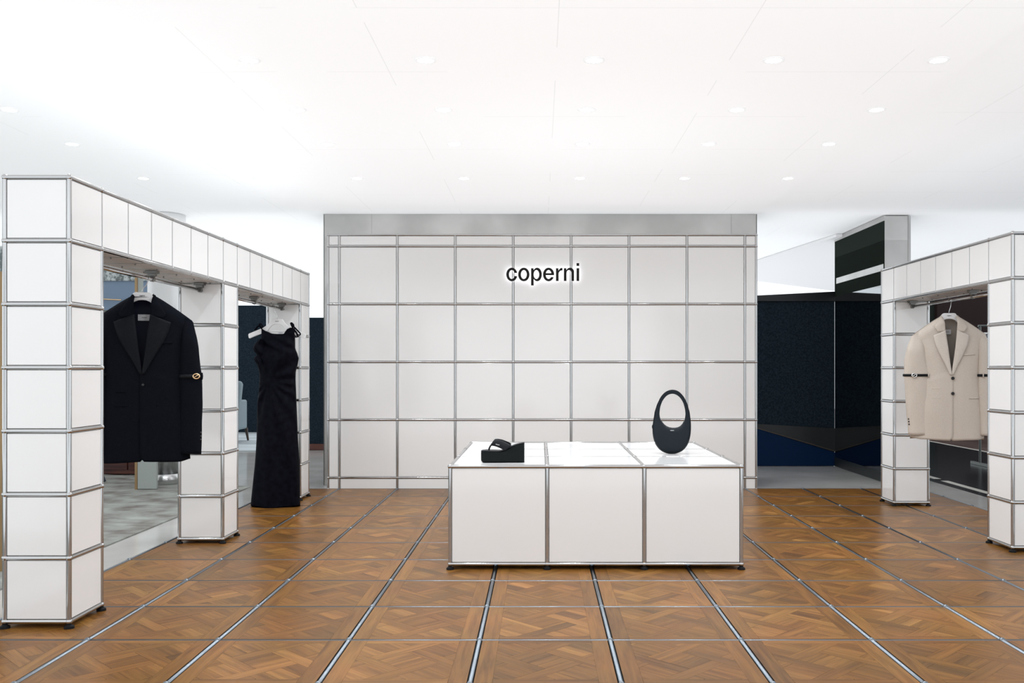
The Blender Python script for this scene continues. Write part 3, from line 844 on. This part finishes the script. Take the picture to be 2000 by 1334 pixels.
# ------------------------------------------------------------ handbag
def handbag():
    Yb = 5.52; k = Yb/F/8.333
    c = px(1260+430/8.333, 883.6, Yb); zt = .5317+.0042
    r = empty('handbag', (c.x, Yb, zt), 'black egg-shaped leather handbag with large oval handle hole standing on the plinth', 'bag')
    r.rotation_euler = (0, 0, math.radians(-9))
    O = [(450, 157), (350, 183), (280, 246), (225, 345), (180, 460), (152, 600), (135, 700), (130, 850), (145, 970), (182, 1060), (232, 1130), (300, 1175), (370, 1193), (435, 1196), (500, 1193), (580, 1165), (650, 1110), (700, 1020), (728, 900), (735, 750), (725, 600), (700, 460), (660, 340), (605, 248), (535, 180)]
    H = [(440, 222), (370, 243), (310, 305), (265, 395), (243, 490), (238, 570), (257, 650), (300, 720), (360, 765), (430, 783), (500, 783), (570, 760), (620, 700), (645, 610), (648, 510), (633, 430), (600, 340), (550, 272), (495, 234)]
    cx, cz = 440, 500
    def polar(pl):
        t = []
        for x, y in pl:
            t.append((math.atan2(-(y-cz), x-cx), math.hypot(x-cx, y-cz)))
        t.sort(); t = [(t[-1][0]-2*PI, t[-1][1])]+t+[(t[0][0]+2*PI, t[0][1])]
        return t
    to, th = polar(O), polar(H)
    def sample(t, a):
        vals = [interp(t, a+d) if -PI <= a+d <= PI else interp(t, a+d-2*PI*math.copysign(1, a)) for d in (-.14, -.10, -.06, -.03, 0, .03, .06, .10, .14)]
        return sum(vals)/9
    NA, NS = 120, 24; rowsp = []
    for i in range(NA):
        a = -PI+2*PI*(i+.5)/NA
        ro, rh = sample(to, a)/.998, sample(th, a)
        wd = (ro-rh)*k; mid = (ro+rh)/2; hw = (ro-rh)/2
        # body deepens towards the base
        dp = .014+.020*sm((wd-.03)/.09)
        row = []
        for j in range(NS):
            b = 2*PI*j/NS; cb, sb = math.cos(b), math.sin(b)
            rr_ = mid+hw*math.copysign(abs(cb)**.55, cb)
            yy = dp*math.copysign(abs(sb)**.75, sb)
            row.append(((cx+rr_*math.cos(a)-430)*k, yy, (1196-(cz-rr_*math.sin(a)))*k))
        rowsp.append(row)
    rowsp.append(rowsp[0])
    bm = bmesh.new(); grid(bm, rowsp, True); bmesh.ops.remove_doubles(bm, verts=bm.verts, dist=1e-5)
    obj('bag_body', bm, M['bag_leather'], r, smooth=True)
    # piping on both face edges, and the zip
    for sgn_ in (-1, 1):
        bm = bmesh.new(); pts = []
        for i in range(NA+1):
            a = -PI+2*PI*((i % NA)+.5)/NA; ro, rh = sample(to, a), sample(th, a); wd = (ro-rh)*k
            dp = (.014+.020*sm((wd-.03)/.09))*.86
            pts.append(((cx+(ro-4)*math.cos(a)-430)*k, sgn_*dp, (1196-(cz-(ro-4)*math.sin(a)))*k+.0004))
        tube(bm, pts, .0016, 6, caps=False); obj('piping', bm, M['black_leather'], r, smooth=True)
    bm = bmesh.new(); pts = []
    for q in range(11):
        a = math.radians(222+q*9.6); a = a-2*PI if a > PI else a
        rh = sample(th, a)-3; pts.append(((cx+rh*math.cos(a)-430)*k, 0, (1196-(cz-rh*math.sin(a)))*k))
    tube(bm, pts, .0022, 6); obj('zip', bm, M['steel_dark'], r, smooth=True)
    bm = bmesh.new(); tube(bm, [((128-430)*k, .004, (1196-735)*k), ((122-430)*k, .002, (1196-760)*k), ((126-430)*k, .002, (1196-790)*k)], .004, 8); obj('zip_pull', bm, M['black_leather'], r, smooth=True)
    word(r, .021, (.004, -.0345, (1196-815)*k), .001, M['silver'], 'metal_word')
handbag()

# ------------------------------------------------------------ wedge sandal
def sandal():
    Ys = 5.02; k = Ys/F/14.286; zt = .5317+.0038
    c = px(920+890/14.286, 902, Ys)
    r = empty('wedge_sandal', (c.x, Ys, zt), 'black platform wedge thong sandal standing on the plinth', 'shoe')
    X = lambda x: (x-890)*k
    top = [(280, 565), (300, 560), (330, 548), (480, 552), (700, 560), (850, 560), (950, 525), (1050, 475), (1150, 425), (1250, 385), (1350, 358), (1490, 330)]
    H0 = lambda x: (885-interp(top, x))*k
    xsn = [280, 286, 300, 330, 380, 440, 520, 620, 720, 820, 900, 980, 1060, 1150, 1250, 1350, 1430, 1475, 1490]
    wid = [(280, .010), (286, .020), (300, .028), (330, .036), (380, .042), (520, .046), (700, .046), (900, .040), (1100, .034), (1300, .033), (1400, .031), (1460, .026), (1480, .020), (1490, .012)]
    def loft(z0f, z1f, grow, m, name, ctr=lambda x: 0):
        bm = bmesh.new(); rows_ = []
        for x in xsn:
            w = interp(wid, x)+grow; z0, z1 = z0f(x), z1f(x); cy = ctr(x)
            e = .003
            rows_.append([(X(x), cy-w+e, z0), (X(x), cy-w, z0+e), (X(x), cy-w, z1-e), (X(x), cy-w+e, z1), (X(x), cy+w-e, z1), (X(x), cy+w, z1-e), (X(x), cy+w, z0+e), (X(x), cy+w-e, z0)])
        v = grid(bm, rows_, True); bm.faces.new(v[0]); bm.faces.new(v[-1])
        return obj(name, bm, m, r, smooth=False, bevel=.0015)
    ctr = lambda x: .004*math.sin((x-280)/1210*PI*1.2)
    spring = lambda x: .011*max(0, (360-x)/80)**1.6
    loft(lambda x: .004+spring(x), lambda x: H0(x)-.005, 0, M['sole'], 'wedge_sole', ctr)
    loft(lambda x: .0+spring(x), lambda x: .0045+spring(x), -.0015, M['black_rubber'], 'outsole', ctr)
    loft(lambda x: H0(x)-.005, lambda x: H0(x)+.0005, -.0015, M['black_leather'], 'footbed', ctr)
    # thong straps from the toe post over the instep to both sides
    toe = Vector((X(500), 0, H0(500)))
    for s, zs_ in ((-1, 0), (1, .0)):
        bm = bmesh.new(); rows_ = []
        for i in range(19):
            t = i/18
            # upper and lower edge of the strap
            if s == -1:
                up = [(515, 470), (580, 360), (660, 258), (740, 250), (850, 272), (960, 318), (1060, 365), (1135, 405)]
                lo = [(490, 545), (520, 470), (560, 420), (650, 428), (750, 455), (840, 490), (900, 520), (960, 545)]
            else:
                up = [(515, 470), (590, 350), (670, 246), (760, 246), (860, 268), (970, 312), (1060, 352), (1120, 395)]
                lo = [(490, 545), (535, 470), (600, 400), (680, 380), (780, 395), (880, 440), (950, 480), (1000, 500)]
            f = t*7; a = min(6, int(f)); fr = f-a
            U = [up[a][q]+(up[a+1][q]-up[a][q])*fr for q in (0, 1)]; Lo = [lo[a][q]+(lo[a+1][q]-lo[a][q])*fr for q in (0, 1)]
            yt = s*(.003+.040*sm(t*1.05)); yu = s*(.002+.030*sm(t)**1.3)
            row = []
            for w in range(7):
                q = w/6; x = U[0]+(Lo[0]-U[0])*q; z = U[1]+(Lo[1]-U[1])*q
                row.append((X(x), yu+(yt-yu)*q+s*.004*math.sin(PI*q), (885-z)*k))
            rows_.append(row)
        grid(bm, rows_); st = obj('strap', bm, M['black_leather'], r, smooth=True, solid=.004)
        if s == -1:
            lb = obj('strap_patch', B((0, 0, 0), (0, 0, 0)), M['black_leather'], st); bpy.data.objects.remove(lb)
            ang = math.radians(-13)
            def T(p): return Vector((X(745)+p.x*math.cos(ang)-p.z*math.sin(ang)*-1*0, -.0285+p.y+p.x*-.35, (885-385)*k+p.z+p.x*math.sin(ang)))
            word(st, .021, None, -.001, M['print_white'], 'printed_word', T)
    bm = bmesh.new(); tube(bm, [toe+Vector((0, 0, -.004)), toe+Vector((.001, 0, .008)), Vector((X(545), 0, (885-420)*k))], [.005, .0045, .004], 8); obj('toe_post', bm, M['black_leather'], r, smooth=True)
sandal()

# ------------------------------------------------------------ background, right
struct(obj('wall_right', B((1.93, 9.95, 0), (3.13, 10.05, 1.80)), M['navy']))
def wall_poly(name, pts, Y0, Y1, m):
    bm = bmesh.new(); plate(bm, [[(px(x, y, Y0).x, px(x, y, Y0).z) for x, y in pts]], Y0, Y1)
    return struct(obj(name, bm, m))
wall_poly('trim_5', [(1400, 581), (1637, 569), (1640, 588), (1400, 588)], 9.93, 10.05, M['navy_dark'])
wall_poly('dark_reflection_shape', [(1400, 826), (1480, 828), (1637, 837), (1637, 884), (1480, 836), (1400, 812)], 9.935, 9.95, M['navy_dark'])  # dark reflection in the glass wall, laid on as a flat shape
wall_poly('blue_reflection_shape', [(1400, 814), (1480, 838), (1637, 886), (1637, 909.5), (1400, 909.5)], 9.935, 9.95, M['blue'])  # blue reflection in the glass wall, laid on as flat colour
wall_poly('reflected_line', [(1400, 811.5), (1480, 835.5), (1637, 882), (1637, 884), (1480, 837.5), (1400, 813.5)], 9.932, 9.937, M['brown_reflection'])  # diagonal line reflected in the glass, built as a thin strip
mp_ = empty('mirror_pillar', (3.25, 9.2, 0), 'tall pillar clad in smoked mirror and brushed steel beside the dark navy wall', 'pillar')
def part(name, a, b, m, parent, **k):
    lo = Vector(parent.location); bm = bmesh.new(); box(bm, Vector(a)-lo, Vector(b)-lo); return obj(name, bm, m, parent, **k)
part('pillar_core', (3.14, 8.525, 0), (3.365, 9.949, 2.425), M['steel_dark'], mp_)
part('steel_face', (3.134, 8.515, 0), (3.345, 8.525, 2.425), M['steel'], mp_)
part('steel_corner', (3.345, 8.505, 0), (3.37, 8.56, 2.425), M['chrome'], mp_, bevel=.006)
part('dark_reflection_panel', (3.130, 8.52, 1.80), (3.140, 9.945, 2.38), M['dark_reflection'], mp_)  # dark reflection in the upper mirror, built as a dull dark panel
part('mirror_panel', (3.130, 8.52, .09), (3.140, 9.945, 1.80), M['tint_mirror'], mp_)
part('steel_header', (3.126, 8.51, 2.38), (3.140, 9.945, 2.427), M['steel'], mp_)
part('skirting', (3.124, 8.51, 0), (3.140, 9.945, .09), M['steel_dark'], mp_)
part('reflected_band', (3.1285, 8.53, 1.93), (3.1302, 9.89, 1.99), M['steel'], mp_)  # pale band reflected in the mirror, built as a steel strip
struct(obj('wall_side', B((5.1, 15, 0), (6.32, 15.1, 2.3)), M['green_black']))
struct(obj('wall_side', B((6.32, 14.9, 0), (11, 15.1, 2.3)), M['maroon']))
# clothes rack glimpsed behind the beige blazer
rk = empty('clothes_rack', (5.0, 10.0, 0), 'dark clothes rack just visible between beige blazer and near right pillar', 'clothes rack')
bm = bmesh.new()
cyl(bm, (-.32, 0, 1.49), (.6, 0, 1.49), .012); obj('rack_rail', bm, M['steel_dark'], rk)
for x in (-.30, .58):
    bm = bmesh.new(); cyl(bm, (x, 0, .03), (x, 0, 1.49), .012); box(bm, (x-.012, -.2, 0), (x+.012, .2, .03)); obj('rack_leg', bm, M['steel_dark'], rk)
def small_garment(x, y, m, z0, z1, w, label, name):
    r = empty(name, (x, y, 0), label, 'clothes')
    rows_ = []
    for i in range(24):
        v = i/23; z = z1+(z0-z1)*v; hw = w*interp([(0, .25), (.08, .85), (.2, 1), (1, 1.08)], v)
        rows_.append([(hw*math.cos(a), (.03+.03*sm(v*5))*math.sin(a)*(1+.2*math.sin(a*6+v*3)), z-.03*abs(math.cos(a))*(v < .1)) for a in [2*PI*k/32 for k in range(32)]])
    bm = bmesh.new(); grid(bm, rows_, True); obj('garment_body', bm, m, r, smooth=True, solid=.003)
    bm = bmesh.new(); tube(bm, [(0, 0, z1-.02), (0, 0, z1+.03), (.012, 0, z1+.045), (.012, 0, 1.508), (0, 0, 1.512)], .002, 6); obj('hook', bm, M['chrome'], r)
    bm = bmesh.new(); tube(bm, [(-w*.9, 0, z1-.045), (-w*.3, 0, z1+.005), (w*.3, 0, z1+.005), (w*.9, 0, z1-.045)], .012, 8); obj('hanger_body', bm, M['hanger'], r, smooth=True)
small_garment(4.75, 9.90, M['print_cloth'], .95, 1.40, .17, 'blue and white printed top hanging on the dark rack at right', 'printed_top')
small_garment(4.86, 10.16, M['black_wool'], .45, 1.41, .20, 'black garment hanging on the dark rack behind printed top', 'black_top')

# ------------------------------------------------------------ background, left
struct(obj('wall_far', B((-5.9, 15.08, 0), (-3.95, 15.2, 2.05)), M['navy']))
struct(obj('wall_far', B((-3.2, 11.86, .08), (-1.5, 11.95, 1.68)), M['navy']))
struct(obj('baseboard_far', B((-3.2, 11.84, 0), (-1.5, 11.95, .08)), M['mahogany']))
struct(obj('wall_left', B((-7.2, 11.0, 1.72), (-4.58, 11.1, 2.065)), M['blue_grey']))
struct(obj('wall_left', B((-7.2, 11.0, 0), (-4.58, 11.1, 1.72)), M['green_grey']))
struct(obj('wall_left', B((-7.2, 10.98, 2.065), (-4.58, 11.1, 2.26)), M['speckle']))
bm = bmesh.new(); cyl(bm, px(150, 582, 10.95), px(237, 586, 10.95), .008, 8); struct(obj('trim_9', bm, M['gold']))
sc_ = empty('steel_column', (-3.36, 8.37, 0), 'round brushed steel column behind the black blazer', 'column')
bm = bmesh.new(); cyl(bm, (0, 0, .10), (0, 0, 2.2), .142, 48); obj('column_shaft', bm, M['column_steel'], sc_, smooth=True)
bm = bmesh.new(); cyl(bm, (0, 0, 0), (0, 0, .10), .146, 48); obj('column_base', bm, M['column_steel'], sc_, smooth=True)
bm = bmesh.new(); cyl(bm, (0, 0, 2.2), (0, 0, ZC-.003), .18, 48); obj('column_capital', bm, M['lamp_ring'], sc_, smooth=True)
sb = empty('standing_panel', (-3.34, 7.98, 0), 'pale grey-green standing panel with gold edge behind the black blazer', 'panel')
def at(y): return y
part('board', (-3.425, 7.96, .012), (-3.262, 7.99, 1.30), M['board'], sb, bevel=.002)
part('gold_edge', (-3.447, 7.955, 0), (-3.425, 7.995, 1.82), M['wood_gold'], sb, bevel=.002)
part('post', (-3.425, 7.965, 1.30), (-3.385, 7.985, 1.82), M['board'], sb)
cb = empty('wooden_cabinet', (-4.15, 9.35, 0), 'low dark mahogany cabinet behind the black blazer', 'cabinet')
part('cabinet_body', (-4.50, 9.12, 0), (-3.72, 9.6, .85), M['mahogany'], cb, bevel=.004)
part('cabinet_door', (-4.48, 9.105, .04), (-4.02, 9.12, .82), M['mahogany'], cb, bevel=.003)
part('cabinet_door', (-4.00, 9.105, .04), (-3.74, 9.12, .82), M['mahogany'], cb, bevel=.003)
cb.location.z += .0085
sl_ = empty('stool', (-4.08, 8.5, .0085), 'dark blue draped stool just right of the nearest left pillar', 'stool')
bm = bmesh.new(); rows_ = [[(q*math.cos(a), q*math.sin(a), z) for a in [2*PI*k/32 for k in range(32)]] for q, z in ((.125, 0), (.122, .01), (.105, .06), (.095, .15), (.10, .28), (.115, .36))]
v = grid(bm, rows_, True); bm.faces.new(v[0]); obj('stool_skirt', bm, M['denim'], sl_, smooth=True)
bm = bmesh.new(); cyl(bm, (0, 0, .36), (0, 0, .42), .125, 32); obj('stool_seat', bm, M['denim'], sl_, bevel=.015)
gp = empty('tall_cabinet', (-2.75, 4.6, 0), 'golden brown panel sliver at the far left edge behind the nearest pillar', 'cabinet')
part('cabinet_body', (-2.95, 4.75, 0), (-2.709, 4.80, 1.53), M['wood_gold'], gp)
part('cabinet_top', (-2.95, 4.75, 1.53), (-2.709, 4.80, 1.66), M['speckle'], gp)
# carpets
bm = bmesh.new(); q = [(-9, YL[0]), (-2.527, YL[0]), (-2.527, 8.15), (-2.6, 8.2), (-4.3, 9.15), (-9, 9.15)]
a = [bm.verts.new((x, y, -.0015)) for x, y in q]; b = [bm.verts.new((x, y, .007)) for x, y in q]; bm.faces.new(a); bm.faces.new(b)
for i in range(6): bm.faces.new((a[i], a[(i+1) % 6], b[(i+1) % 6], b[i]))
tag(obj('carpet', bm, M['carpet']), 'large mottled grey-green and pink carpet beyond the left portal', 'carpet')
tag(obj('rug', B((-6.2, 11.7, -.0015), (-3.3, 15.05, .008)), M['blue_rug']), 'pale blue rug under the grey armchair in the far left background', 'rug')
ar = empty('armchair', (-4.40, 13.0, .0125), 'blue-grey upholstered armchair on dark tapered legs behind the second left pillar', 'chair')
bm = bmesh.new()
rows_ = []
for z, hw, yo in ((.16, .27, -.28), (.40, .285, -.28), (.60, .30, -.27), (.80, .318, -.22), (.845, .312, -.19)):
    rows_.append([(-hw, yo+.5, z), (-hw, yo+.04, z), (-hw+.04, yo, z), (hw-.04, yo, z), (hw, yo+.04, z), (hw, yo+.5, z)])
g_ = []
for z, hw, y0, y1 in ((.17, .285, -.30, -.14), (.40, .295, -.29, -.14), (.62, .31, -.27, -.14), (.80, .325, -.25, -.13), (.85, .315, -.24, -.15)):
    g_.append([(-hw, y0, z), (hw, y0, z), (hw, y1, z), (-hw, y1, z)])
v = grid(bm, g_, True); bm.faces.new(v[0]); bm.faces.new(v[-1]); obj('backrest', bm, M['armchair'], ar, bevel=.03)
obj('seat', B((-.23, -.16, .17), (.23, .32, .40)), M['armchair'], ar, bevel=.03)
for s in (-1, 1):
    obj('armrest', B((s*.20-.04, -.16, .17), (s*.20+.04, .30, .58)), M['armchair'], ar, bevel=.025)
    for y in (-.24, .30):
        bm = bmesh.new(); cyl(bm, (s*.25, y, 0), (s*.22, y, .18), .014, 12, .024); obj('leg', bm, M['dark_wood'], ar)
